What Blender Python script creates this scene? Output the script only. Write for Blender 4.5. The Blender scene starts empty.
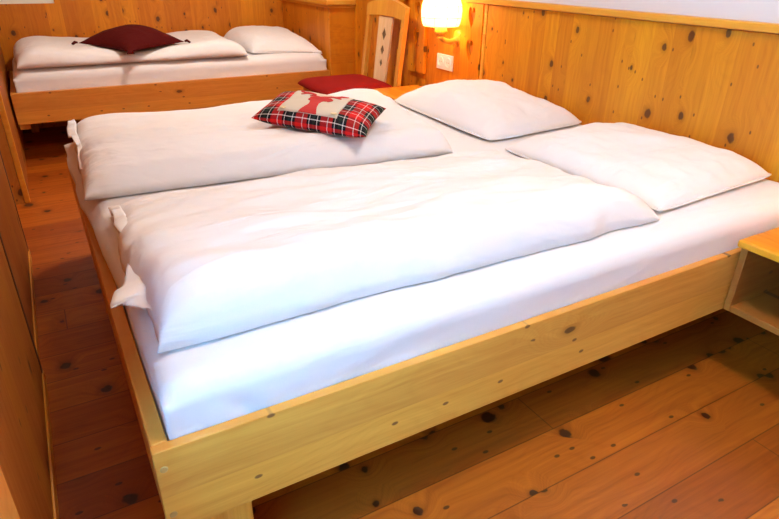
import bpy, bmesh, math, random
from mathutils import Vector, Matrix, noise
random.seed(4)
C = bpy.context.scene.collection
PI = math.pi

# ------------------------------------------------------------------ materials
def mat_base(name, color=(.8, .8, .8), rough=.5, emit=None, estr=0, spec=.5):
    m = bpy.data.materials.new(name); m.use_nodes = True
    b = m.node_tree.nodes['Principled BSDF']
    b.inputs['Base Color'].default_value = (*color, 1)
    b.inputs['Roughness'].default_value = rough
    b.inputs['Specular IOR Level'].default_value = spec
    if emit:
        b.inputs['Emission Color'].default_value = (*emit, 1)
        b.inputs['Emission Strength'].default_value = estr
    return m, m.node_tree, b

class NT:
    """small node helper"""
    def __init__(s, t): s.t = t
    def n(s, typ, **k):
        x = s.t.nodes.new(typ)
        for a, v in k.items(): setattr(x, a, v)
        return x
    def link(s, a, b): s.t.links.new(a, b)
    def put(s, sock, v):
        if isinstance(v, (int, float)): sock.default_value = v
        elif isinstance(v, tuple): sock.default_value = v
        else: s.link(v, sock)
    def m(s, op, a, b=0., c=0., clamp=False):
        x = s.n('ShaderNodeMath', operation=op, use_clamp=clamp)
        for i, v in enumerate((a, b, c)): s.put(x.inputs[i], v)
        return x.outputs[0]
    def rng(s, v, a, b, c, d, smooth=False):
        x = s.n('ShaderNodeMapRange')
        if smooth: x.interpolation_type = 'SMOOTHSTEP'
        for i, k in enumerate((v, a, b, c, d)): s.put(x.inputs[i], k)
        return x.outputs[0]
    def mix(s, f, a, b, mode='MIX'):
        x = s.n('ShaderNodeMix', data_type='RGBA', blend_type=mode)
        s.put(x.inputs[0], f)
        s.put(x.inputs[6], (*a, 1) if isinstance(a, tuple) else a)
        s.put(x.inputs[7], (*b, 1) if isinstance(b, tuple) else b)
        return x.outputs[2]
    def comb(s, a, b, c):
        x = s.n('ShaderNodeCombineXYZ')
        for i, v in enumerate((a, b, c)): s.put(x.inputs[i], v)
        return x.outputs[0]
    def noise(s, vec, scale, detail=2, rough=.5):
        x = s.n('ShaderNodeTexNoise'); s.link(vec, x.inputs['Vector'])
        x.inputs['Scale'].default_value = scale; x.inputs['Detail'].default_value = detail
        x.inputs['Roughness'].default_value = rough
        return x.outputs['Fac']
    def voro(s, vec, scale, rnd=1.):
        x = s.n('ShaderNodeTexVoronoi', voronoi_dimensions='2D'); s.link(vec, x.inputs['Vector'])
        x.inputs['Scale'].default_value = scale; x.inputs['Randomness'].default_value = rnd
        sp = s.n('ShaderNodeSeparateColor'); s.link(x.outputs['Color'], sp.inputs[0])
        return x.outputs['Distance'], sp.outputs[0], sp.outputs[1]

def wood(name, grain='X', cross='Y', pw=.1, light=(.75, .42, .12), dark=(.55, .26, .05),
         knot=(.10, .030, .008), kscale=5., kr=.12, kdens=.5, kstretch=.7, seam=0., joint=0.,
         var=.12, rough=.38, tiny=True, coat=0., seed=0., streak=1.):
    m, t, b = mat_base(name, light, rough, spec=.28); N = NT(t)
    tc = N.n('ShaderNodeTexCoord'); sp = N.n('ShaderNodeSeparateXYZ'); N.link(tc.outputs['Object'], sp.inputs[0])
    ax = {'X': sp.outputs[0], 'Y': sp.outputs[1], 'Z': sp.outputs[2]}
    g = N.m('ADD', ax[grain], seed); c = N.m('ADD', ax[cross], 10.03 + seed * .37)
    d = ax[[k for k in 'XYZ' if k not in (grain, cross)][0]]
    cp = N.m('DIVIDE', c, pw); idx = N.m('FLOOR', cp); fr = N.m('FRACT', cp)
    wn = N.n('ShaderNodeTexWhiteNoise', noise_dimensions='1D'); N.link(idx, wn.inputs['W'])
    r = wn.outputs['Value']
    # knots
    kv = N.comb(c, N.m('MULTIPLY_ADD', g, kstretch, N.m('MULTIPLY', r, .37)), N.m('MULTIPLY', d, .3))
    D, k1, k2 = N.voro(kv, kscale)
    rad = N.m('MULTIPLY', N.m('MULTIPLY_ADD', k2, .75, .35), kr)
    # irregular outline
    wob = N.noise(kv, kscale * 6, 2)
    Dw = N.m('ADD', D, N.m('MULTIPLY', N.m('SUBTRACT', wob, .5), kr * .9))
    on = N.m('LESS_THAN', k1, kdens)
    q = N.m('DIVIDE', Dw, rad)
    kmask = N.m('MULTIPLY', N.rng(q, .72, 1.12, 1, 0, True), on)
    halo = N.m('MULTIPLY', N.rng(q, .9, 2.6, 1, 0, True), on)
    warp = N.m('MULTIPLY', N.rng(D, 0, .5, 1, 0, True), on)
    # grain streaks
    gx = N.m('ADD', N.m('MULTIPLY', c, 1.), N.m('MULTIPLY', warp, .05))
    lowv = N.comb(N.m('MULTIPLY', c, 3.), N.m('MULTIPLY', g, 1.1), N.m('MULTIPLY', r, 9.))
    low = N.noise(lowv, 1.6, 2)
    gx = N.m('ADD', gx, N.m('MULTIPLY', low, .025))
    v1 = N.comb(N.m('MULTIPLY', gx, 1.), N.m('MULTIPLY_ADD', g, .035, N.m('MULTIPLY', r, 7.)), N.m('MULTIPLY', d, .25))
    s1 = N.noise(v1, 55, 3, .6)
    s2 = N.noise(v1, 210, 2, .5)
    # cathedral rings
    ring = N.m('SINE', N.m('MULTIPLY', N.m('ADD', N.m('MULTIPLY', low, 1.), N.m('ADD', N.m('MULTIPLY', gx, 2.), N.m('MULTIPLY', warp, .5))), 95.))
    ring = N.m('POWER', N.m('MULTIPLY_ADD', ring, .5, .5), 3.)
    st = N.m('ADD', N.m('MULTIPLY', N.rng(s1, .32, .7, 0, 1), .62 * streak),
             N.m('ADD', N.m('MULTIPLY', N.rng(s2, .35, .7, 0, 1), .16 * streak), N.m('MULTIPLY', ring, .13 * streak)), clamp=True)
    col = N.mix(st, light, dark)
    pv = N.m('MULTIPLY_ADD', N.m('SUBTRACT', r, .5), 2 * var, 1.)
    hs = N.n('ShaderNodeHueSaturation'); N.link(col, hs.inputs['Color']); N.link(pv, hs.inputs['Value'])
    N.put(hs.inputs['Hue'], N.m('MULTIPLY_ADD', N.m('SUBTRACT', r, .5), .012, .5))
    col = hs.outputs[0]
    big = N.noise(tc.outputs['Object'], 2.2, 2)
    col = N.mix(N.rng(big, .35, .7, 0, .22), col, dark)
    col = N.mix(N.m('MULTIPLY', halo, .45), col, tuple(x * .62 for x in dark))
    col = N.mix(N.m('MULTIPLY', kmask, .93), col, knot)
    if tiny:
        kv2 = N.comb(c, N.m('MULTIPLY', g, .55), N.m('ADD', d, 4.))
        D2, a1, a2 = N.voro(kv2, kscale * 3.2)
        m2 = N.m('MULTIPLY', N.rng(D2, .07, .12, 1, 0, True), N.m('LESS_THAN', a1, .14))
        col = N.mix(N.m('MULTIPLY', m2, .85), col, knot)
    if seam:
        e = N.m('MINIMUM', fr, N.m('SUBTRACT', 1., fr))
        sm = N.rng(e, seam / pw * .35, seam / pw, 1, 0)
        if joint:
            gj = N.m('FRACT', N.m('ADD', N.m('DIVIDE', g, joint), N.m('MULTIPLY', r, 5.)))
            ej = N.m('MINIMUM', gj, N.m('SUBTRACT', 1., gj))
            sm = N.m('MAXIMUM', sm, N.rng(ej, seam / joint * .35, seam / joint, 1, 0))
        col = N.mix(N.m('MULTIPLY', sm, .75), col, tuple(x * .25 for x in dark))
    N.link(col, b.inputs['Base Color'])
    bp = N.n('ShaderNodeBump'); bp.inputs['Strength'].default_value = .12; bp.inputs['Distance'].default_value = .002
    N.link(N.m('SUBTRACT', s1, kmask), bp.inputs['Height']); N.link(bp.outputs[0], b.inputs['Normal'])
    N.link(N.m('MULTIPLY_ADD', s1, .14, rough - .06), b.inputs['Roughness'])
    b.inputs['Coat Weight'].default_value = coat; b.inputs['Coat Roughness'].default_value = .25
    return m

def cloth(name, col=(.86, .85, .84), bump=.25, scale=9., rough=.85, weave=0.):
    m, t, b = mat_base(name, col, rough, spec=.15); N = NT(t)
    tc = N.n('ShaderNodeTexCoord')
    mp = N.n('ShaderNodeMapping'); mp.inputs['Scale'].default_value = (.45, 1.3, 1.); mp.inputs['Rotation'].default_value = (0, 0, .25)
    N.link(tc.outputs['Object'], mp.inputs[0]); wv = N.n('ShaderNodeTexNoise'); N.link(mp.outputs[0], wv.inputs['Vector'])
    wv.inputs['Scale'].default_value = scale; wv.inputs['Detail'].default_value = 4; wv.inputs['Distortion'].default_value = .8
    a = N.m('ABSOLUTE', N.m('SUBTRACT', wv.outputs['Fac'], .5)); a = N.m('ADD', N.m('MULTIPLY', N.rng(a, 0, .12, 1, 0, True), .35), wv.outputs['Fac']); h = a
    w = N.noise(tc.outputs['Object'], 420, 1)
    h = N.m('ADD', a, N.m('MULTIPLY', w, .02 + weave))
    c2 = N.mix(N.rng(w, .3, .7, 0, .10), col, tuple(x * .8 for x in col)); N.link(c2, b.inputs['Base Color'])
    bp = N.n('ShaderNodeBump'); bp.inputs['Strength'].default_value = bump; bp.inputs['Distance'].default_value = .02
    N.link(h, bp.inputs['Height']); N.link(bp.outputs[0], b.inputs['Normal'])
    b.inputs['Sheen Weight'].default_value = .1 if min(col) > .3 else 0.
    return m

PL = (.70, .250, .010); PD = (.49, .135, .005)
W_wall = wood('pine_board_wall', 'Z', 'Y', .085, PL, PD, kscale=8.5, kr=.115, kdens=.45, var=.13)
W_back = wood('pine_board_back_wall', 'Z', 'X', .10, PL, PD, kscale=8.5, kr=.115, kdens=.45, var=.13, seed=3.1)
W_rail = wood('pine_rail_long', 'X', 'Z', .062, (.76, .325, .050), (.50, .150, .010), kscale=7., kr=.075, kdens=.20, var=.17, kstretch=.45, seed=1.7, streak=.8)
W_raily = wood('pine_rail_short', 'Y', 'Z', .062, (.76, .325, .050), (.50, .150, .010), kscale=7., kr=.075, kdens=.15, var=.17, kstretch=.45, seed=2.9, streak=.8)
W_leg = wood('pine_leg', 'Z', 'X', .05, (.76, .325, .050), (.50, .150, .010), kdens=.15, var=.1, tiny=False)
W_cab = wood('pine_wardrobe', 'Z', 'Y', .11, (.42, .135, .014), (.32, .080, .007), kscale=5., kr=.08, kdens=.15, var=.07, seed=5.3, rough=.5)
W_cabx = wood('pine_wardrobe_end', 'Z', 'X', .11, (.55, .21, .025), (.42, .13, .012), kscale=8, kr=.12, kdens=.4, var=.07, seed=7.9, rough=.5)
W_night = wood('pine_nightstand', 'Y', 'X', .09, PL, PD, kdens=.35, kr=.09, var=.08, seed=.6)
W_night_shade = wood('pine_nightstand_shaded', 'X', 'Z', .09, (.38, .13, .018), (.26, .07, .008), kdens=.4, kr=.08, var=.08, seed=1.6)  # nightstand pine darkened in colour for the shade of the open box
W_ledge = wood('pine_ledge', 'Y', 'Z', .05, (.74, .32, .035), (.62, .21, .015), kdens=.12, kr=.07, var=.05, tiny=False)
W_floor = wood('pine_floor_boards', 'X', 'Y', .148, (.47, .110, .006), (.24, .040, .002), knot=(.035, .010, .003), kscale=6.2, kr=.145,
               kdens=.45, kstretch=1.1, seam=.0022, joint=2.6, var=.30, rough=.42, coat=.15, seed=.4)
W_chair = wood('beech_chair', 'Z', 'Y', .06, (.72, .33, .045), (.60, .23, .02), kdens=.02, var=.05, tiny=False)
W_splat = wood('pale_maple_splat', 'Z', 'Y', .06, (.82, .60, .34), (.70, .46, .22), kdens=.0, var=.05, tiny=False)
M_seam_shade = mat_base('painted_seam_shade', (.075, .022, .005), .6)[0]
M_cut = mat_base('dark_inlay', (.16, .09, .03), .6)[0]
M_sheet = cloth('white_sheet', (.77, .76, .765), .14, 4.)
M_duvet = cloth('white_duvet', (.79, .78, .78), .40, 4.5)
M_pillow = cloth('white_pillow', (.80, .79, .795), .25, 4.5)
M_red = cloth('deep_red_velvet', (.075, .0025, .002), .15, 20., weave=.1)
M_seat = cloth('red_upholstery', (.24, .005, .003), .05, 20., weave=.1)
M_linen = cloth('natural_linen', (.62, .56, .44), .1, 30., weave=.3)
M_deer = cloth('red_felt', (.50, .035, .03), .1, 30., weave=.2)
M_button = mat_base('wooden_button', (.70, .55, .28), .4)[0]
M_plaster = mat_base('white_plaster', (.72, .76, .80), .9)[0]
M_plasterg = mat_base('pale_green_plaster', (.80, .85, .74), .9)[0]
M_ceil = mat_base('white_ceiling', (.85, .84, .82), .9)[0]
M_plate = mat_base('white_plastic', (.80, .72, .68), .35)[0]
M_hole = mat_base('socket_hole', (.25, .2, .18), .6)[0]
M_metal = mat_base('brass_wire', (.60, .50, .30), .4)[0]
M_dowel = wood('dowel', 'X', 'Z', .05, (.50, .26, .08), (.35, .15, .04), kdens=0., tiny=False)
M_glass = mat_base('window_glass', (.9, .95, 1), .02)[0]
M_glass.node_tree.nodes['Principled BSDF'].inputs['Transmission Weight'].default_value = 1
M_glass.node_tree.nodes['Principled BSDF'].inputs['IOR'].default_value = 1.02
M_shade = mat_base('lit_lamp_shade', (.9, .8, .6), .7, (1., .78, .42), .8)[0]
def _tr(m):
    t = m.node_tree; N = NT(t); a = N.n('ShaderNodeAddShader'); q = N.n('ShaderNodeBsdfTranslucent'); q.inputs[0].default_value = (.55, .42, .25, 1)
    out = [n for n in t.nodes if n.type == 'OUTPUT_MATERIAL'][0]
    N.link(t.nodes['Principled BSDF'].outputs[0], a.inputs[0]); N.link(q.outputs[0], a.inputs[1]); N.link(a.outputs[0], out.inputs[0])
_tr(M_shade)
M_globe = mat_base('lit_ceiling_globe', (.9, .85, .75), .7, (1., .78, .52), 6.)[0]

def plaid_material():
    m, t, b = mat_base('red_tartan', (.5, .02, .02), .85, spec=.1); N = NT(t)
    uv = N.n('ShaderNodeUVMap'); uv.uv_map = 'UVMap'; sp = N.n('ShaderNodeSeparateXYZ'); N.link(uv.outputs[0], sp.inputs[0])
    def ramp(s, off):
        f = N.m('FRACT', N.m('ADD', N.m('DIVIDE', s, .105), off))
        r = N.n('ShaderNodeValToRGB'); r.color_ramp.interpolation = 'CONSTANT'
        e = r.color_ramp.elements
        R = (.62, .012, .010, 1); K = (.008, .008, .012, 1); Wt = (.75, .72, .66, 1); G = (.015, .03, .02, 1)
        stops = [(0, R), (.17, Wt), (.20, R), (.37, K), (.45, Wt), (.48, K), (.60, G), (.68, K), (.76, Wt), (.79, K), (.90, R)]
        e[0].position = 0; e[0].color = stops[0][1]; e[1].position = stops[1][0]; e[1].color = stops[1][1]
        for p, c in stops[2:]:
            x = e.new(p); x.color = c
        N.link(f, r.inputs[0]); return r.outputs[0]
    a = ramp(sp.outputs[0], .1); c = ramp(sp.outputs[1], .35)
    tw = N.m('FRACT', N.m('MULTIPLY', N.m('ADD', sp.outputs[0], sp.outputs[1]), 260.))
    col = N.mix(N.rng(tw, .4, .6, .3, .7), a, c)
    N.link(col, b.inputs['Base Color']); return m
M_plaid = plaid_material()

# ------------------------------------------------------------------ mesh helpers
def obj(name, bm, m, parent=None, smooth=False, loc=None):
    me = bpy.data.meshes.new(name)
    bmesh.ops.recalc_face_normals(bm, faces=bm.faces)
    bm.to_mesh(me); bm.free()
    for k in (m if isinstance(m, (list, tuple)) else [m]): me.materials.append(k)
    if smooth:
        for p in me.polygons: p.use_smooth = True
    o = bpy.data.objects.new(name, me); C.objects.link(o)
    if loc: o.location = loc
    if parent: o.parent = parent
    return o

def thing(name, label, cat, loc=(0, 0, 0), rotz=0, group=None):
    o = bpy.data.objects.new(name, None); C.objects.link(o); o.empty_display_size = .1
    o.location = loc; o.rotation_euler = (0, 0, rotz); o['label'] = label; o['category'] = cat
    if group: o['group'] = group
    return o
def tag(o, label, cat, group=None):
    o['label'] = label; o['category'] = cat
    if group: o['group'] = group
    return o
def struct(name, bm, m, parent=None, **k):
    o = obj(name, bm, m, parent, **k); o['kind'] = 'structure'; return o

def box(bm, x0, x1, y0, y1, z0, z1, bev=0., seg=2):
    r = bmesh.ops.create_cube(bm, size=1)
    vs = r['verts']
    for v in vs:
        v.co = Vector((x0 + (v.co.x + .5) * (x1 - x0), y0 + (v.co.y + .5) * (y1 - y0), z0 + (v.co.z + .5) * (z1 - z0)))
    if bev:
        es = set(e for v in vs for e in v.link_edges)
        bmesh.ops.bevel(bm, geom=list(es), offset=bev, segments=seg, profile=.6, affect='EDGES')
    return bm
def bx(*a, bev=0., seg=2):
    bm = bmesh.new(); box(bm, *a, bev=bev, seg=seg); return bm

def lathe(bm, prof, cx=0, cy=0, n=32, mtx=None, cap=True):
    rings = []
    for r, z in prof:
        rg = []
        for i in range(n):
            a = 2 * PI * i / n; v = Vector((cx + r * math.cos(a), cy + r * math.sin(a), z))
            rg.append(bm.verts.new(mtx @ v if mtx else v))
        rings.append(rg)
    for a, b in zip(rings, rings[1:]):
        for i in range(n): bm.faces.new((a[i], a[(i + 1) % n], b[(i + 1) % n], b[i]))
    if cap:
        bm.faces.new(rings[0]); bm.faces.new(rings[-1])
    return bm
def tube(bm, pts, rad, n=8):
    pts = [Vector(p) for p in pts]; rings = []
    for i, p in enumerate(pts):
        d = (pts[min(i + 1, len(pts) - 1)] - pts[max(i - 1, 0)]).normalized()
        a = d.cross(Vector((0, 0, 1)))
        if a.length < 1e-3: a = d.cross(Vector((1, 0, 0)))
        a.normalize(); b = d.cross(a); r = rad[i] if isinstance(rad, (list, tuple)) else rad
        rings.append([bm.verts.new(p + a * r * math.cos(2 * PI * k / n) + b * r * math.sin(2 * PI * k / n)) for k in range(n)])
    for a, b in zip(rings, rings[1:]):
        for i in range(n): bm.faces.new((a[i], a[(i + 1) % n], b[(i + 1) % n], b[i]))
    bm.faces.new(rings[0]); bm.faces.new(rings[-1]); return bm

def extrude_poly(loops, depth, to3d):
    """flat outline (first loop) with holes, filled and given thickness. to3d(u, v, w)"""
    bm = bmesh.new(); edges = []
    for lp in loops:
        vs = [bm.verts.new((u, v, 0)) for u, v in lp]
        edges += [bm.edges.new((vs[i], vs[(i + 1) % len(vs)])) for i in range(len(vs))]
    bmesh.ops.triangle_fill(bm, edges=edges, use_beauty=True)
    r = bmesh.ops.extrude_face_region(bm, geom=bm.faces[:])
    for v in r['geom']:
        if isinstance(v, bmesh.types.BMVert): v.co.z += depth
    for v in bm.verts: v.co = Vector(to3d(*v.co))
    return bm

def fbm(x, y, z=0., o=3):
    return noise.fractal(Vector((x, y, z)), .7, 2.1, o)

class Slab:
    """soft stuffed thing between four corners: rounded rims, creases, flat underside"""
    def __init__(s, cor, T, p=12., e=.5, pinch=(0, 0), bump=None, shift=None, under=0., rest=None, rnd=0.):
        s.c = [Vector(c) for c in cor]; s.T = T; s.p = p; s.e = e; s.pinch = pinch
        s.bump = bump; s.shift = shift; s.under = under; s.rest = rest
        s.rnd = rnd; s.lu = (s.c[1] - s.c[0]).length; s.lv = (s.c[3] - s.c[0]).length
    def base(s, u, v):
        a = u; b = v
        q = 1 - s.rnd * ((2 * u - 1) ** 2 * (2 * v - 1) ** 2) ** 2
        u = .5 + (a - .5) * q * (1 - s.pinch[0] * (1 - (2 * b - 1) ** 2))
        v = .5 + (b - .5) * q * (1 - s.pinch[1] * (1 - (2 * a - 1) ** 2))
        P = s.c[0] * (1 - u) * (1 - v) + s.c[1] * u * (1 - v) + s.c[2] * u * v + s.c[3] * (1 - u) * v
        if s.shift: P = P + Vector(s.shift(a, b))
        return P
    def prof(s, u, v):
        return max(0., (1 - abs(2 * u - 1) ** s.p) * (1 - abs(2 * v - 1) ** s.p)) ** s.e
    def top(s, u, v):
        P = s.base(u, v); k = s.prof(u, v)
        T = s.T(u, v) if callable(s.T) else s.T
        P.z += T * k
        if s.bump: P.z += s.bump(u, v) * min(1, k * 1.3)
        return P
    def bot(s, u, v):
        P = s.base(u, v); P.z -= s.under * s.prof(u, v)
        if s.rest is not None: P.z = max(P.z, s.rest)
        return P
    def mesh(s, nu, nv, dens=.65):
        bm = bmesh.new(); uvl = bm.loops.layers.uv.new('UVMap')
        def par(i, n):
            t = i / n; return (1 - dens) * t + dens * (.5 - .5 * math.cos(PI * t))
        us = [par(i, nu) for i in range(nu + 1)]; vs = [par(j, nv) for j in range(nv + 1)]
        tp = [[bm.verts.new(s.top(u, v)) for v in vs] for u in us]
        bt = [[tp[i][j] if i in (0, nu) or j in (0, nv) else bm.verts.new(s.bot(us[i], vs[j])) for j in range(nv + 1)] for i in range(nu + 1)]
        for G, flip in ((tp, 0), (bt, 1)):
            for i in range(nu):
                for j in range(nv):
                    q = [(i, j), (i + 1, j), (i + 1, j + 1), (i, j + 1)]
                    if flip: q = q[::-1]
                    try: f = bm.faces.new([G[a][b] for a, b in q])
                    except ValueError: continue
                    for l, (a, b) in zip(f.loops, q): l[uvl].uv = (us[a] * s.lu, vs[b] * s.lv)
        return bm
    def patch(s, u0, u1, v0, v1, nu, nv, off, inside=None):
        bm = bmesh.new(); g = {}
        def V(i, j):
            if (i, j) not in g:
                g[i, j] = bm.verts.new(s.top(u0 + (u1 - u0) * i / nu, v0 + (v1 - v0) * j / nv) + Vector((0, 0, off)))
            return g[i, j]
        for i in range(nu):
            for j in range(nv):
                if inside and not inside((i + .5) / nu, (j + .5) / nv): continue
                bm.faces.new((V(i, j), V(i + 1, j), V(i + 1, j + 1), V(i, j + 1)))
        r = bmesh.ops.extrude_face_region(bm, geom=bm.faces[:])
        for v in r['geom']:
            if isinstance(v, bmesh.types.BMVert): v.co.z -= off * .8
        return bm

def inpoly(x, y, P):
    k = False; n = len(P)
    for i in range(n):
        x1, y1 = P[i]; x2, y2 = P[i - 1]
        if (y1 > y) != (y2 > y) and x < (x2 - x1) * (y - y1) / (y2 - y1) + x1: k = not k
    return k
def gauss(d, w): return math.exp(-(d / w) ** 2)

# ------------------------------------------------------------------ room
XR, YB, XL, YF, ZC = 2.08, 4.30, -.80, -2.3, 2.45
struct('floor', bx(XL, XR + .1, YF, YB + .1, -.05, 0), W_floor)
struct('ceiling', bx(XL, XR + .1, YF, YB + .1, ZC, ZC + .05), M_ceil)
# right (headboard) wall: pine wainscot below, plaster above
struct('wall_right', bx(XR, XR + .1, YF, YB + .1, .99, ZC), M_plaster)
wr = bx(XR, XR + .1, YF, YB + .1, 0, .99)
struct('wall_right_wainscot', wr, W_wall)
bm = bx(XR - .042, XR + .01, YF, 2.66, .965, .992, bev=.006)
struct('trim_1', bm, W_ledge)
# back wall
struct('wall_back', bx(XL, XR + .1, YB, YB + .1, .855, ZC), M_plasterg)
struct('wall_back_wainscot', bx(XL, XR + .1, YB - .012, YB + .1, 0, .855), W_back)
struct('wall_back_upper_boards', bx(.185, XR + .1, YB - .012, YB + .1, .855, 1.45), W_back)
struct('wall_front', bx(XL, XR + .1, YF - .1, YF, 0, ZC), M_plaster)
struct('wall_left', bx(XL - .1, XL, YF, YB + .1, 0, ZC), M_plaster)
# window niche wall on the near left (light comes in here, beside the camera)
WY0, WY1, WZ0, WZ1 = -.72, -.24, .48, 1.55
struct('wall_left_near', bx(-.30, -.20, YF, WY0, 0, ZC), M_plaster)
struct('wall_left_sill', bx(-.30, -.20, WY0, WY1, 0, WZ0), W_cab)
struct('wall_left_lintel', bx(-.30, -.20, WY0, WY1, WZ1, ZC), M_plaster)
bm = bmesh.new()
for a in ((WY0, WY0 + .05, WZ0, WZ1), (WY1 - .05, WY1, WZ0, WZ1), (WY0, WY1, WZ0, WZ0 + .05), (WY0, WY1, WZ1 - .05, WZ1)):
    box(bm, -.285, -.235, *a)
wf = struct('window_1', bm, W_leg)
struct('window_pane', bx(-.262, -.258, WY0 + .05, WY1 - .05, WZ0 + .05, WZ1 - .05), M_glass, wf)
struct('trim_2', bx(-.40, -.168, -.23, -.135, 0, 2.2, bev=.006), W_leg)   # window post

# boxed partition at the head of the far bed, with its ledge
pt = thing('bed_partition', 'boxed pine partition with a moulded ledge at the pillow end of the single bed', 'partition', (1.875, 3.35, 0))
obj('panel', bx(0, .203, 0, .937, 0, .865, bev=.003), W_wall, pt)
obj('ledge', bx(-.03, .203, -.03, .937, .868, .905, bev=.010, seg=3), W_ledge, pt)
obj('moulding', bx(-.012, .203, -.012, .937, .850, .8675, bev=.004), W_ledge, pt)

# headboard wall panel behind the double bed
hb = thing('headboard', 'wide honey pine headboard panel with dark knots behind the double bed', 'headboard', (XR - .022, 0, 0))
obj('board', bx(0, .020, -1.3, 1.785, .001, .962, bev=.002), W_wall, hb)
obj('edge_strip', bx(-.004, .020, 1.787, 1.812, .001, .962, bev=.003), W_ledge, hb)

# heart shutters beside the lamp
def heart(cu, cv, w, h):
    P = []
    for k in range(40):
        t = 2 * PI * k / 40
        x = 16 * math.sin(t) ** 3; y = 13 * math.cos(t) - 5 * math.cos(2 * t) - 2 * math.cos(3 * t) - math.cos(4 * t)
        P.append((cu + x / 32 * w, cv + (y + 2.5) / 29 * h))
    return P
def heart_board(y0, y1, z0, label, hearts, x=XR):
    t = thing('heart_board', label, 'wall board', (x, (y0 + y1) / 2, z0), group='pine boards with heart cut-outs')
    hw = (y1 - y0) / 2; H = .962 - z0
    loops = [[(-hw, 0), (hw, 0), (hw, H), (-hw, H)]] + [heart(0, c - z0, .060, .115) for c in hearts]
    o = obj('board', extrude_poly(loops, .020, lambda u, v, w: (-.002 - w, u, v)), W_wall, t)
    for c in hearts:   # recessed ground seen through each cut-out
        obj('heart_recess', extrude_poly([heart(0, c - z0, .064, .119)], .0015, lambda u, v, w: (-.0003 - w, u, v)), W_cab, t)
    return t
heart_board(2.375, 2.565, .530, 'narrow raised pine board with two heart cut-outs between chair and wall lamp', (.885, .735))
heart_board(1.828, 2.015, .500, 'pine board with two heart cut-outs right of the wall lamp next to headboard', (.885, .720))

# ------------------------------------------------------------------ wardrobe fronts on the left
def cabinet(y0, y1, x, label, n, z1=2.1):
    t = thing('wardrobe', label, 'wardrobe', (x, y0, 0), group='built-in wardrobes')
    w = y1 - y0
    obj('body', bx(-.45, -.022, 0, w - .003, .04, z1, bev=.003), W_cab, t)
    for k in range(n):
        a = w * k / n; b = w * (k + 1) / n
        d = obj('door', bx(-.020, 0, a + .004, b - .026, .045, z1 - .01, bev=.004), W_cab, t)
        bm = bmesh.new(); tube(bm, [(.0, b - .06, 1.0), (.012, b - .06, 1.0), (.022, b - .06, 1.0), (.028, b - .06, 1.0)], [.007, .007, .015, .009], 12)
        obj('knob', bm, W_leg, d, smooth=True)
    obj('plinth', bx(-.45, .004, 0, w - .003, 0, .040, bev=.003), W_ledge, t)
    obj('edge_strip', bx(-.03, .0015, w - .024, w - .0035, .0405, z1), M_seam_shade, t)  # dark strip painted in for the shadow line at the unit's seam
    return t
cabinet(-.132, .946, -.206, 'reddish pine wardrobe front nearest the camera at the left edge', 1)
cabinet(.960, 1.90, -.219, 'reddish pine wardrobe front in the middle along the left side', 1)
t = thing('wardrobe', 'set-back pine wardrobe ahead of the single bed on the left', 'wardrobe', (-.285, 1.905, 0), group='built-in wardrobes')
obj('body', bx(-.45, 0, 0, .70, .04, 2.1, bev=.003), W_cab, t); obj('plinth', bx(-.45, .006, 0, .70, 0, .038, bev=.003), W_ledge, t)
t = thing('tall_cabinet', 'knotty pine tall cabinet end standing at the foot of the single bed', 'cabinet', (-.20, 2.615, 0))
obj('end_panel', bx(-.595, -.027, 0, .02, 0, 2.1, bev=.002), W_cabx, t)
obj('corner_post', bx(-.025, 0, 0, .045, 0, 2.1, bev=.004), W_ledge, t)
obj('side_panel', bx(-.595, -.004, .047, 1.66, 0, 2.1), W_cab, t)

# ------------------------------------------------------------------ double bed
H0, H1, W, L = .2267, .42, 1.862, 2.05
bed = thing('double_bed', 'large pine double bed frame with thick plank rails in the foreground', 'bed', (0, 0, 0))
o = obj('side_rail', bx(0, L, 0, .021, H0, H1, bev=.003, seg=3), W_rail, bed)
obj('side_rail', bx(0, L, W - .030, W, H0, H1, bev=.004, seg=3), W_rail, bed)
fr = obj('foot_rail', bx(.0012, .030, .0215, W - .0305, H0, H1, bev=.004, seg=3), W_raily, bed)
obj('head_rail', bx(L - .03, L, .031, W - .031, H0, H1), W_raily, bed)
def dowel(x, z):
    bm = bmesh.new(); M = Matrix.Translation((x, .0, z)) @ Matrix.Rotation(PI / 2, 4, 'X')
    lathe(bm, [(.0068, -.004), (.0068, .0004), (.005, .0012)], n=20, mtx=M); return bm
for z in (H1 - .040, H0 + .045): obj('dowel', dowel(.014, z), M_dowel, o)
for (x, y) in ((.035, .032), (.035, W - .102), (1.88, .42), (1.88, W - .102)):
    obj('leg', bx(x, x + .125, y, y + .07, 0, H0 + .12, bev=.004), W_leg, bed)
obj('slats_base', bx(.032, L - .032, .033, W - .033, H0 + .03, H0 + .06), W_leg, bed)

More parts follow.
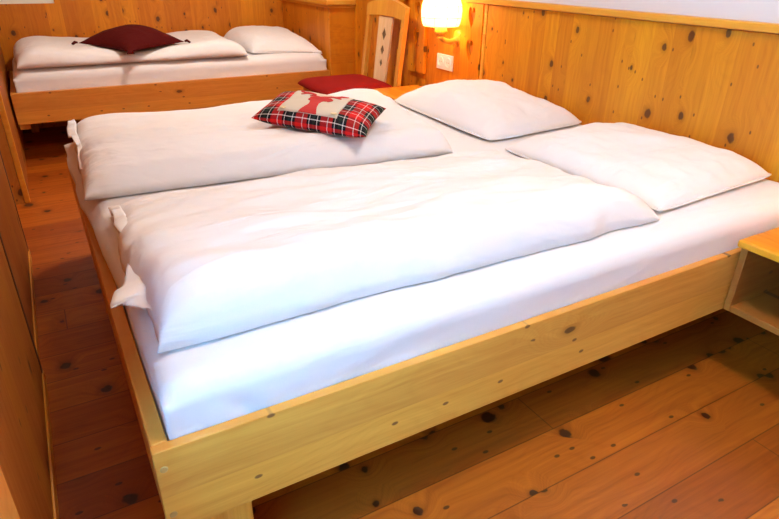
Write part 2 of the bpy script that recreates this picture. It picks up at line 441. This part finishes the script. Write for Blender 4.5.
# mattress in its fitted sheet
def mat_mesh(x0, x1, y0, y1, z0, z1, overhang, nx=110, ny=100, seed=0., amp=1., R=.055):
    bm = bmesh.new()
    def sq(t, n, lo, hi):   # denser at the rims
        return lo + (hi - lo) * (.45 * t / n + .55 * (.5 - .5 * math.cos(PI * t / n)))
    top = []
    for i in range(nx + 1):
        row = []
        for j in range(ny + 1):
            x = sq(i, nx, x0, x1); y = sq(j, ny, y0, y1)
            dx = max(0, R - (x - x0), R - (x1 - x)) / R; dy = max(0, R - (y - y0), R - (y1 - y)) / R
            d = min(1., (dx ** 2.4 + dy ** 2.4) ** (1 / 2.4))
            z = z1 - (R * .62) * (1 - math.sqrt(max(0, 1 - d * d)))
            z += amp * .004 * fbm(x * 2 + seed, y * 2, 1.) + amp * .0016 * fbm(x * 9 + seed, y * 5, 3.)
            row.append(bm.verts.new((x, y, z)))
        top.append(row)
    for i in range(nx):
        for j in range(ny): bm.faces.new((top[i][j], top[i + 1][j], top[i + 1][j + 1], top[i][j + 1]))
    loop = [top[i][0] for i in range(nx + 1)] + [top[nx][j] for j in range(1, ny + 1)] + \
           [top[i][ny] for i in range(nx - 1, -1, -1)] + [top[0][j] for j in range(ny - 1, 0, -1)]
    cxm, cym = (x0 + x1) / 2, (y0 + y1) / 2; prev = loop; K = 14
    rims = [v.co.copy() for v in loop]
    for k in range(1, K + 1):
        t = k / K; cur = []
        for c in rims:
            z = c.z + (z0 - c.z) * t
            nrm = Vector((-1 if c.x < x0 + 1e-5 else (1 if c.x > x1 - 1e-5 else 0), -1 if c.y < y0 + 1e-5 else (1 if c.y > y1 - 1e-5 else 0), 0))
            bulge = overhang(c.x, c.y, z, t)
            cur.append(bm.verts.new((c.x + nrm.x * bulge, c.y + nrm.y * bulge, z)))
        n = len(cur)
        for i in range(n): bm.faces.new((prev[i], prev[(i + 1) % n], cur[(i + 1) % n], cur[i]))
        prev = cur
    bm.faces.new(prev)
    return bm
def oh_main(x, y, z, t):
    s = math.sin(min(1, t * 1.2) * PI)
    b = .004 * s * fbm(x * 7 + y * 6, z * 3 - x * 3, 2.)
    if y < .1:   # gathered puckers near the foot corner, pulled down into the rail
        b += .011 * s * math.sin((x * 60 + z * 45)) * gauss(x - .16, .05) * (1 if t > .2 else 0)
        b += .004 * s * math.sin(x * 26 - z * 60) * gauss(x - .42, .10)
    if x < .1:   # loose sheet folded over the foot rail towards the back of the bed
        w = min(1., max(0., (y - .45) / .8)); up = min(1., max(0., (z - .415) / .03))
        b += up * w * .030 + up * .005 * math.sin(y * 17) * w
        if z < .425: b = min(b, .0)
    if z < .43: b = min(b, 0.)
    return b
ms = obj('mattress', mat_mesh(.0325, 2.0515, .0235, W - .0325, H0 + .062, .520, oh_main), M_sheet, smooth=True)
tag(ms, 'large mattress in a tight white fitted sheet filling the double bed frame', 'mattress')

# ---- duvets on the double bed
def crease(d, w, s=1.):   # a steep side and a soft side
    return math.exp(-(d / (w if d > 0 else w * 2.6)) ** 2) * s
def b1(u, v):
    x = u * 1.35; y = v * .78
    z = .016 * fbm(x * 1.6, y * 3.2, 5.) + .007 * fbm(x * 4, y * 8, 2.)
    z += .028 * crease(y - (.46 + .05 * math.sin(x * 2.6) + .10 * (x - .7)), .020, gauss(x - .75, .55))
    z += .020 * crease(y - (.62 + .03 * math.sin(x * 4 + 1) - .02 * x), .016, gauss(x - .85, .5))
    z += .020 * crease(y - (.30 + .05 * math.sin(x * 5 + 2)), .020, gauss(x - .30, .3))
    z += .010 * gauss(y - .10, .09) - .010 * gauss(x - .55, .3) * gauss(y - .25, .16)
    z += .0025 * math.sin(x * 46 + 8 * y + 3 * math.sin(y * 12)) * gauss(y - .02, .09) * (.5 + .5 * math.sin(x * 3.3))
    z += .010 * crease(y - (.18 + .05 * math.sin(x * 4.2 + 4)), .02, gauss(x - .85, .3)) + .011 * noise.ridged_multi_fractal(Vector((x * 1.3, y * 4.5, 3)), .9, 2., 3, .9, 1.6)
    z += .003 * math.sin((y * 1.1 + x * .35) * 38) * gauss(x - .12, .12)
    return z
def T1(u, v): return .080 + .016 * gauss(v - .12, .25) - .044 * u ** 3 - .048 * max(0, (v - .42) / .58) ** 1.2
D1 = Slab([(.050, .125, .527), (1.375, .112, .527), (1.405, .868, .527), (.060, .868, .527)], T1, p=15., e=.5, bump=b1,
          shift=lambda u, v: (.010 * fbm(v * 4, u * 2, 8.) + .012 * math.sin(v * 9) * (1 - u), .008 * fbm(u * 5, v, 4.), 0))
d1 = thing('duvet', 'white duvet lying folded flat on the near half of the double bed', 'duvet', group='white duvets')
obj('cover', D1.mesh(150, 120), M_duvet, d1, smooth=True)
def hem(pts, n=60, seed=0.):
    """loose cover edge: list of (y, reach, droop, x0, z0)"""
    bm = bmesh.new(); rows = []
    for i in range(n + 1):
        t = i / n * (len(pts) - 1); k = min(int(t), len(pts) - 2); f = t - k
        y, r, dr, x0, z0 = [a + (b - a) * f for a, b in zip(pts[k], pts[k + 1])]
        row = []
        for j in range(7):
            s = j / 6
            row.append(bm.verts.new((x0 - r * s, y + .012 * s * math.sin(i * .8 + seed), z0 - dr * s * s + .006 * s * math.sin(i * .55 + 2 * seed))))
        rows.append(row)
    for a, b in zip(rows, rows[1:]):
        for j in range(6): bm.faces.new((a[j], a[j + 1], b[j + 1], b[j]))
    r = bmesh.ops.extrude_face_region(bm, geom=bm.faces[:])
    for v in r['geom']:
        if isinstance(v, bmesh.types.BMVert): v.co.z += .004
    return bm
obj('cover_flap', hem([(.20, .012, .004, .078, .552), (.27, .030, .004, .078, .556), (.305, .085, .020, .08, .560), (.36, .055, .012, .08, .565),
                       (.44, .024, .004, .085, .565), (.58, .020, .006, .085, .57), (.66, .036, .012, .09, .575), (.74, .026, .006, .088, .566), (.80, .026, .010, .088, .558), (.85, .030, .006, .090, .545)]),
    M_duvet, d1, smooth=True)

def b2(u, v):
    x = u * 1.25; y = v * .95
    z = .013 * fbm(x * 1.8 + 3, y * 3, 9.) + .006 * fbm(x * 5, y * 8, 1.)
    z += .018 * crease(y - (.30 + .04 * math.sin(x * 3.3 + 2)), .022, gauss(x - .35, .4))
    z += .008 * crease(y - (.52 - .10 * x), .02, gauss(x - .5, .5))
    z += .006 * crease(y - (.16 + .03 * math.sin(x * 6)), .015, gauss(x - .15, .2))
    z += .010 * noise.ridged_multi_fractal(Vector((x * 1.5 + 5, y * 4., 1)), .9, 2., 3, .9, 1.6)
    z += .034 * gauss(u - .96, .16) * gauss(v - .80, .28)
    z -= .028 * gauss(u - .60, .22) * gauss(v - .42, .28)   # hollow under the cushion
    return z
def T2(u, v): return .085 + .012 * gauss(v - .1, .3) - .015 * u ** 3 - .026 * v * v
D2 = Slab([(.012, .995, .527), (1.235, .895, .527), (1.43, 1.86, .527), (.048, 1.850, .527)], T2, p=13., e=.5, bump=b2,
          shift=lambda u, v: (.010 * fbm(v * 4, u * 2, 3.), .008 * fbm(u * 5, v, 7.), 0))
d2 = thing('duvet', 'white duvet on the far half of the double bed under the tartan cushion', 'duvet', group='white duvets')
obj('cover', D2.mesh(140, 110), M_duvet, d2, smooth=True)
obj('cover_flap', hem([(1.05, .010, .004, .045, .56), (1.2, .022, .004, .045, .57), (1.4, .012, .0, .05, .58), (1.55, .03, .005, .05, .59),
                       (1.68, .035, .008, .06, .59), (1.80, .012, .0, .06, .58)], seed=2.), M_duvet, d2, smooth=True)

# ---- pillows
def pillow(cor, T, label, seed, pinch=(.06, .06), p=2.6, e=.62, under=.0, rest=None, parent=None, extra=None, wr=.008, rnd=0.):
    def bp_(u, v):
        z = wr * fbm(u * 2.2 + seed, v * 2.2, seed) + wr * .28 * fbm(u * 7, v * 7 + seed, 2.)
        if extra: z += extra(u, v)
        return z
    S = Slab(cor, T, p=p, e=e, pinch=pinch, bump=bp_, under=under, rest=rest, rnd=rnd)
    t = thing('pillow', label, 'pillow', group='white pillows')
    obj('pillowcase', S.mesh(70, 70, .5), M_pillow, t, smooth=True)
    # sewn flange along the rim
    bm = bmesh.new(); ring = []
    for k in range(160):
        a = k / 40; s = int(a); f = a - s
        u, v = [(f, 0), (1, f), (1 - f, 1), (0, 1 - f)][s]
        c = S.base(u, v); c.z = S.top(u, v).z
        ring.append(c)
    ring.append(ring[0]); tube(bm, ring, .0035, 6); obj('seam', bm, M_pillow, t, smooth=True)
    return S
pillow([(1.405, .130, .534), (2.030, .165, .537), (2.030, .880, .535), (1.430, .858, .529)], .072,
       'plump white pillow nearest the camera against the headboard', 1.3, pinch=(.02, .03), under=.03, rest=.527, p=4., e=.55, rnd=.04, wr=.018)
pillow([(1.440, .935, .533), (2.020, .985, .534), (2.030, 1.800, .540), (1.475, 1.780, .535)], .098,
       'white pillow farther along the headboard beside the far nightstand', 4.1, pinch=(.02, .03), under=.03, rest=.527, p=3.4, e=.6, rnd=.06, wr=.018)

# ---- tartan cushion with a stag
t = thing('cushion', 'small red tartan cushion with a stag head on a linen panel', 'cushion')
PLD = Slab([(.605, 1.273, .642), (.857, .864, .640), (1.062, 1.090, .668), (.797, 1.480, .676)], .040, p=4.5, e=.6, pinch=(.05, .07),
           bump=lambda u, v: .004 * fbm(u * 3, v * 3, 2.), under=.036)
obj('cushion_cover', PLD.mesh(60, 50, .45), M_plaid, t, smooth=True)
PU0, PU1, PV0, PV1 = .215, .745, .10, .965
obj('linen_panel', PLD.patch(PU0, PU1, PV0, PV1, 26, 20, .0025), M_linen, t, smooth=True)
DEER = [(.36, .0), (.40, .14), (.425, .30), (.40, .44), (.33, .50), (.345, .60), (.42, .66),
        (.40, .74), (.30, .80), (.16, .80), (.10, .90), (.06, .89), (.11, .77), (.20, .745), (.13, .70), (.145, .665), (.24, .72), (.33, .715),
        (.365, .70), (.31, .665), (.32, .64), (.40, .67), (.46, .665), (.50, .655),
        (.555, .68), (.62, .70), (.66, .745), (.74, .76), (.80, .84), (.83, .93), (.865, .92), (.845, .84), (.93, .86), (.935, .825), (.84, .79),
        (.80, .735), (.86, .70), (.85, .67), (.76, .69), (.70, .69), (.64, .655), (.62, .635),
        (.70, .63), (.76, .565), (.70, .50), (.61, .51), (.585, .49), (.57, .40), (.60, .20), (.66, .0)]
obj('stag_head', PLD.patch(PU0, PU1, PV0 + .0, PV1, 150, 130, .0045, lambda a, b: inpoly(a, b, DEER)), M_deer, t)
for a, b in ((PU0 + .035, PV0 + .05), (PU1 - .035, PV0 + .05)):
    c = PLD.top(a, b); bm = bmesh.new(); lathe(bm, [(.0105, 0), (.0115, .003), (.009, .0045), (.004, .0035)], c.x, c.y, 20)
    for v in bm.verts: v.co.z += c.z + .003
    obj('button', bm, M_button, t, smooth=True)

# ------------------------------------------------------------------ far bed
FY = 3.35
fb = thing('single_bed', 'pine single bed frame along the back wall behind the double bed', 'bed', (-.19, FY, 0))
obj('side_rail', bx(0, 2.055, 0, .03, .24, .425, bev=.004), W_rail, fb)
obj('side_rail', bx(0, 2.055, .88, .91, .24, .425, bev=.004), W_rail, fb)
obj('foot_rail', bx(.001, .03, .0305, .8795, .24, .425, bev=.003), W_raily, fb)
obj('head_rail', bx(2.025, 2.055, .0305, .8795, .24, .425), W_raily, fb)
for x in (.04, 1.95):
    for y in ((.81,) if x < 1 else (.032, .81)): obj('leg', bx(x, x + .05, y, y + .06, 0, .3, bev=.003), W_leg, fb)
obj('support_block', bx(.004, .06, .032, .07, .205, .2395, bev=.002), W_leg, fb)
obj('slats_base', bx(.032, 2.022, .033, .877, .27, .30), W_leg, fb)
def oh_far(x, y, z, t):
    if z < .43: return 0.
    return .003 * math.sin(x * 9) * math.sin(t * PI)
fm = obj('mattress', mat_mesh(-.157, 1.858, FY + .033, FY + .877, .302, .548, oh_far, 90, 50, 4., R=.085), M_sheet, smooth=True)
tag(fm, 'narrow mattress with white sheet in the single bed at the back', 'mattress')
def b3(u, v):
    x = u * 1.4; y = v * .8
    return .010 * fbm(x * 2 + 1, y * 3, 3.) + .003 * fbm(x * 6, y * 8, 6.) - .045 * gauss(x - .70, .30) * gauss(y - .30, .4) + .018 * gauss(x - .12, .14) + .01 * gauss(x - 1.25, .12)
D3 = Slab([(-.125, FY + .045, .556), (1.265, FY + .035, .556), (1.30, FY + .86, .556), (-.135, FY + .86, .556)], .098, p=11, e=.5, bump=b3,
          shift=lambda u, v: (.012 * fbm(v * 4, u * 2, 3.), .008 * fbm(u * 5, v, 7.), 0))
d3 = thing('duvet', 'white duvet on the single bed below the dark red cushion', 'duvet', group='white duvets')
obj('cover', D3.mesh(110, 70), M_duvet, d3, smooth=True)
pillow([(1.325, FY + .12, .560), (1.848, FY + .06, .535), (1.852, FY + .80, .560), (1.305, FY + .86, .565)], .112,
       'white pillow at the head end of the single bed', 7.7, pinch=(.03, .04), under=.02, rest=.553, p=4., e=.55, rnd=.03,
       extra=lambda u, v: .030 * v - .030 * (1 - v) * u)
# dark red cushion, standing on its corner diagonal
rc = thing('cushion', 'dark red velvet cushion with tasselled corners on the single bed', 'cushion')
RCc = [(.500, 3.30, .628), (.880, 3.50, .652), (.66, 3.93, .665), (.240, 3.66, .655)]
RC = Slab(RCc, .105, p=2.4, e=.62, pinch=(.11, .11), bump=lambda u, v: .006 * fbm(u * 3, v * 3, 1.), under=.02, rest=.62)
obj('cushion_cover', RC.mesh(44, 44, .4), M_red, rc, smooth=True)
for (x, y, z), (dx, dy) in zip(RCc, ((-.1, -1), (1, 0), (.1, 1), (-1, 0))):
    bm = bmesh.new()
    for k in range(9):
        a = (k - 4) * .16; q = Vector((dx * math.cos(a) - dy * math.sin(a), dx * math.sin(a) + dy * math.cos(a), 0)).normalized()
        tube(bm, [(x, y, z + .004), (x + q.x * .016, y + q.y * .016, z + .006 + .003 * (k % 2)), (x + q.x * .034, y + q.y * .034, z - .004)], [.006, .007, .004], 6)
    obj('tassel', bm, M_red, rc, smooth=True)

# ------------------------------------------------------------------ nightstands (wall hung, open towards the foot)
def nightstand(x0, y0, y1, zt, label):
    t = thing('nightstand', label, 'nightstand', (x0, y0, 0), group='wall-hung pine nightstands')
    w = y1 - y0; dp = XR - .024 - x0; z0 = zt - .232
    obj('top', bx(-.022, dp, -.012, w + .004, zt - .022, zt, bev=.007, seg=3), W_night, t)
    obj('side_panel', bx(0, dp, 0, .02, z0, zt - .0225, bev=.003), W_night_shade, t)
    obj('side_panel', bx(0, dp, w - .02, w, z0, zt - .0225, bev=.003), W_night_shade, t)
    obj('bottom_panel', bx(0, dp, .0205, w - .0205, z0, z0 + .02, bev=.003), W_night_shade, t)
    obj('back_panel', bx(dp - .012, dp - .001, .021, w - .021, z0 + .021, zt - .023), W_night_shade, t)
    return t
nightstand(1.612, -.445, -.004, .465, 'open-fronted pine nightstand hung beside the near side of the bed')
nightstand(1.735, 1.885, 2.435, .455, 'pine nightstand top between the far pillow and the chair')

# ------------------------------------------------------------------ chair
ch = thing('dining_chair', 'pale pine chair with red padded seat and diamond cut-outs in its back', 'chair', (1.45, 2.455, 0))
# local: x 0 front .. .50 back, y 0 .. .49
def chair_back_x(z): return .465 + (z - .44) * .125
for y0 in (.001, .449):
    bm = bmesh.new()
    prof = [(0, .50), (.25, .468), (.44, .465), (.86, chair_back_x(.86))]
    vs = []
    for z, x in prof:
        vs.append([bm.verts.new((x + a, y0 + b, z)) for a, b in ((0, 0), (.028, 0), (.028, .040), (0, .040))])
    for a, b in zip(vs, vs[1:]):
        for i in range(4): bm.faces.new((a[i], a[(i + 1) % 4], b[(i + 1) % 4], b[i]))
    bm.faces.new(vs[0]); bm.faces.new(vs[-1])
    obj('rear_leg', bm, W_chair, ch)
for y0 in (.010, .435): obj('front_leg', bx(.03, .07, y0, y0 + .04, 0, .405, bev=.003), W_chair, ch)
bm = bmesh.new()   # seat apron
box(bm, .035, .058, .051, .434, .345, .402); box(bm, .071, .463, .012, .032, .345, .402); box(bm, .071, .463, .455, .475, .345, .402)
obj('apron', bm, W_chair, ch)
S = Slab([(-.005, .0, .428), (.463, .012, .428), (.463, .478, .428), (-.005, .49, .428)], .046, p=7., e=.5, under=.022, pinch=(-.03, -.01))
obj('seat', S.mesh(36, 36), M_seat, ch, smooth=True)
# arched top rail
def rail_loop():
    P = []
    for k in range(21):
        s = k / 20; P.append((s * .49, .905 + .040 * math.sin(PI * s)))
    for k in range(21):
        s = 1 - k / 20; P.append((s * .49, .832 + .016 * math.sin(PI * s)))
    return P
obj('top_rail', extrude_poly([rail_loop()], .030, lambda u, v, w: (chair_back_x(v) - .003 + w, u, v)), W_chair, ch)
dia = lambda cu, cv, a, b: [(cu - a, cv), (cu, cv - b), (cu + a, cv), (cu, cv + b)]
dl = [(.245, .735, .028, .040), (.245, .640, .024, .034), (.245, .560, .019, .027)]
sp_ = obj('splat', extrude_poly([[(.170, .43), (.320, .43), (.330, .842), (.160, .842)]] + [dia(*d) for d in dl], .014,
                          lambda u, v, w: (chair_back_x(v) + .006 + w, u, v)), W_splat, ch)
for d in dl:
    obj('diamond_inlay', extrude_poly([dia(*d)], .010, lambda u, v, w: (chair_back_x(v) + .010 + w, u, v)), M_cut, sp_)

# ------------------------------------------------------------------ wall lamps
def lamp(y, z, label, power):
    t = thing('wall_lamp', label, 'lamp', (XR - .001, y, z), group='wall lamps with pale shades')
    xw = 0.; xs = -.125
    bm = bmesh.new(); M = Matrix.Translation((xw, -.0, -.13)) @ Matrix.Rotation(-PI / 2, 4, 'Y')
    lathe(bm, [(.042, 0), (.042, .008), (.034, .014), (.02, .018)], n=28, mtx=M); obj('wall_plate', bm, W_ledge, t, smooth=True)
    pts = []
    for k in range(15):
        a = PI * k / 14; pts.append((xs / 2 * (1 - math.cos(a)) - .01 * (1 - k / 14), 0, -.13 - .030 * math.sin(a) + .022 * k / 14))
    bm = bmesh.new(); tube(bm, pts, [.018 - .006 * k / 14 for k in range(15)], 12); obj('arm', bm, W_ledge, t, smooth=True)
    bm = bmesh.new(); lathe(bm, [(.006, -.135), (.019, -.130), (.020, -.122), (.012, -.116), (.030, -.106), (.037, -.092), (.033, -.076), (.020, -.066)], xs, 0, 28)
    obj('turned_cup', bm, W_ledge, t, smooth=True)
    prof = [(.096, -.064), (.103, -.050), (.109, -.020), (.111, .012), (.107, .044), (.097, .072), (.086, .088)]
    bm = bmesh.new(); lathe(bm, prof, xs, 0, 40, cap=False); sh = obj('lamp_shade', bm, M_shade, t, smooth=True)
    mod = sh.modifiers.new('thick', 'SOLIDIFY'); mod.thickness = .0015
    bm = bmesh.new()
    def ring(r, zz): tube(bm, [(xs + r * math.cos(2 * PI * k / 32), r * math.sin(2 * PI * k / 32), zz) for k in range(33)], .0013, 5)
    for r, zz in ((.097, -.064), (.110, -.020), (.109, .038), (.087, .088)): ring(r + .0012, zz)
    for k in range(10):
        a = 2 * PI * k / 10; tube(bm, [(xs + (r + .001) * math.cos(a), (r + .001) * math.sin(a), zz) for r, zz in prof], .0011, 5)
    obj('wire_frame', bm, M_metal, t)
    bm = bmesh.new(); bmesh.ops.create_uvsphere(bm, u_segments=16, v_segments=10, radius=.026)
    for v in bm.verts: v.co += Vector((xs, 0, -.02))
    obj('bulb', bm, M_shade, t, smooth=True)
    l = bpy.data.lights.new('lamp_light', 'POINT'); l.energy = power; l.color = (1., .77, .46); l.shadow_soft_size = .03
    lo = bpy.data.objects.new('lamp_light', l); C.objects.link(lo); lo.location = (XR - .001 + xs, y, z + .06)
    return t
lamp(2.055, .905, 'lit wall lamp with a pale caged shade between two heart boards', 3.6)
lamp(-.42, 1.02, 'matching wall lamp above the near open-fronted nightstand', 9.)

# double socket plate below the lamp
so = thing('wall_socket', 'white double wall socket plate below the lit wall lamp', 'socket', (XR, 2.172, .627))
obj('plate', bx(-.009, -.0003, -.080, .080, -.043, .043, bev=.003), M_plate, so)
for y in (-.038, .038):
    bm = bmesh.new(); M = Matrix.Translation((-.0088, y, 0)) @ Matrix.Rotation(-PI / 2, 4, 'Y')
    lathe(bm, [(.029, 0), (.029, .003), (.024, .0035), (.023, .0012)], n=28, mtx=M); d = obj('socket_face', bm, M_plate, so, smooth=False)
    for k in (-.009, .009):
        bm = bmesh.new(); M = Matrix.Translation((-.0100, y + k, 0)) @ Matrix.Rotation(-PI / 2, 4, 'Y')
        lathe(bm, [(.003, 0), (.003, .0006)], n=12, mtx=M); obj('pin_hole', bm, M_hole, d)

# ceiling lamps above the frame; back one added to brighten the far bed
for xx, yy, lb in ((.90, -.32, 'round opal ceiling lamp over the floor in front of the double bed'), (1.0, 2.55, 'unseen round opal ceiling lamp added between the two beds for fill light')):
    cl = thing('ceiling_lamp', lb, 'lamp', (xx, yy, ZC), group='opal ceiling lamps')
    bm = bmesh.new(); lathe(bm, [(.06, -.001), (.06, -.03), (.03, -.04)], n=28); obj('canopy', bm, M_plate, cl, smooth=True)
    bm = bmesh.new(); lathe(bm, [(.05, -.035), (.15, -.05), (.19, -.085), (.17, -.12), (.09, -.145), (.01, -.15)], n=36); obj('glass_bowl', bm, M_globe, cl, smooth=True)

# ------------------------------------------------------------------ lights
def area(name, loc, rot, sx, sy, e, col):
    l = bpy.data.lights.new(name, 'AREA'); l.shape = 'RECTANGLE'; l.size = sx; l.size_y = sy; l.energy = e; l.color = col
    o = bpy.data.objects.new(name, l); C.objects.link(o); o.location = loc; o.rotation_euler = rot; return o
for xx, yy, ee in ((.90, -.32, 25.), (1.0, 2.55, 34.)): area('ceiling_lamp_light', (xx, yy, ZC - .16), (0, 0, 0), .34, .34, ee, (1., .87, .76))  # second one is the fill under the added back lamp
area('window_daylight', (-.32, (WY0 + WY1) / 2, 1.0), (0, math.radians(-90), 0), .95, .40, 80., (.15, .53, 1.))
area('front_fill_light', (1.0, YF + .05, 1.45), (math.radians(90), 0, 0), 1.6, 1.3, 4., (1., .86, .74))  # added fill in front of the wall behind the camera, no window there

w = bpy.data.worlds.new('World'); bpy.context.scene.world = w; w.use_nodes = True
w.node_tree.nodes['Background'].inputs[0].default_value = (.45, .72, 1., 1); w.node_tree.nodes['Background'].inputs[1].default_value = 1.

# ------------------------------------------------------------------ camera (fitted to the photograph)
cx_, cy_, cz_, yaw, pitch, roll, foc = -.0306, -.8195, 1.1524, .5291, -.4667, .0163, 591.3
f = Vector((math.cos(pitch) * math.sin(yaw), math.cos(pitch) * math.cos(yaw), math.sin(pitch)))
r = Vector((math.cos(yaw), -math.sin(yaw), 0)); u = r.cross(f)
c, s = math.cos(roll), math.sin(roll); r2 = c * r + s * u; u2 = -s * r + c * u
cam = bpy.data.cameras.new('Camera'); co = bpy.data.objects.new('Camera', cam); C.objects.link(co)
M = Matrix((r2, u2, -f)).transposed().to_4x4(); M.translation = (cx_, cy_, cz_); co.matrix_world = M
cam.sensor_width = 36; cam.lens = foc * 36 / 779; cam.clip_start = .01
sc = bpy.context.scene; sc.camera = co
sc.view_settings.view_transform = 'Standard'; sc.view_settings.look = 'None'; sc.view_settings.gamma = 1
sc.view_settings.use_curve_mapping = False; sc.view_settings.exposure = -0.06
sc.cycles.use_denoising = True
sc.cycles.max_bounces = 10; sc.cycles.diffuse_bounces = 6
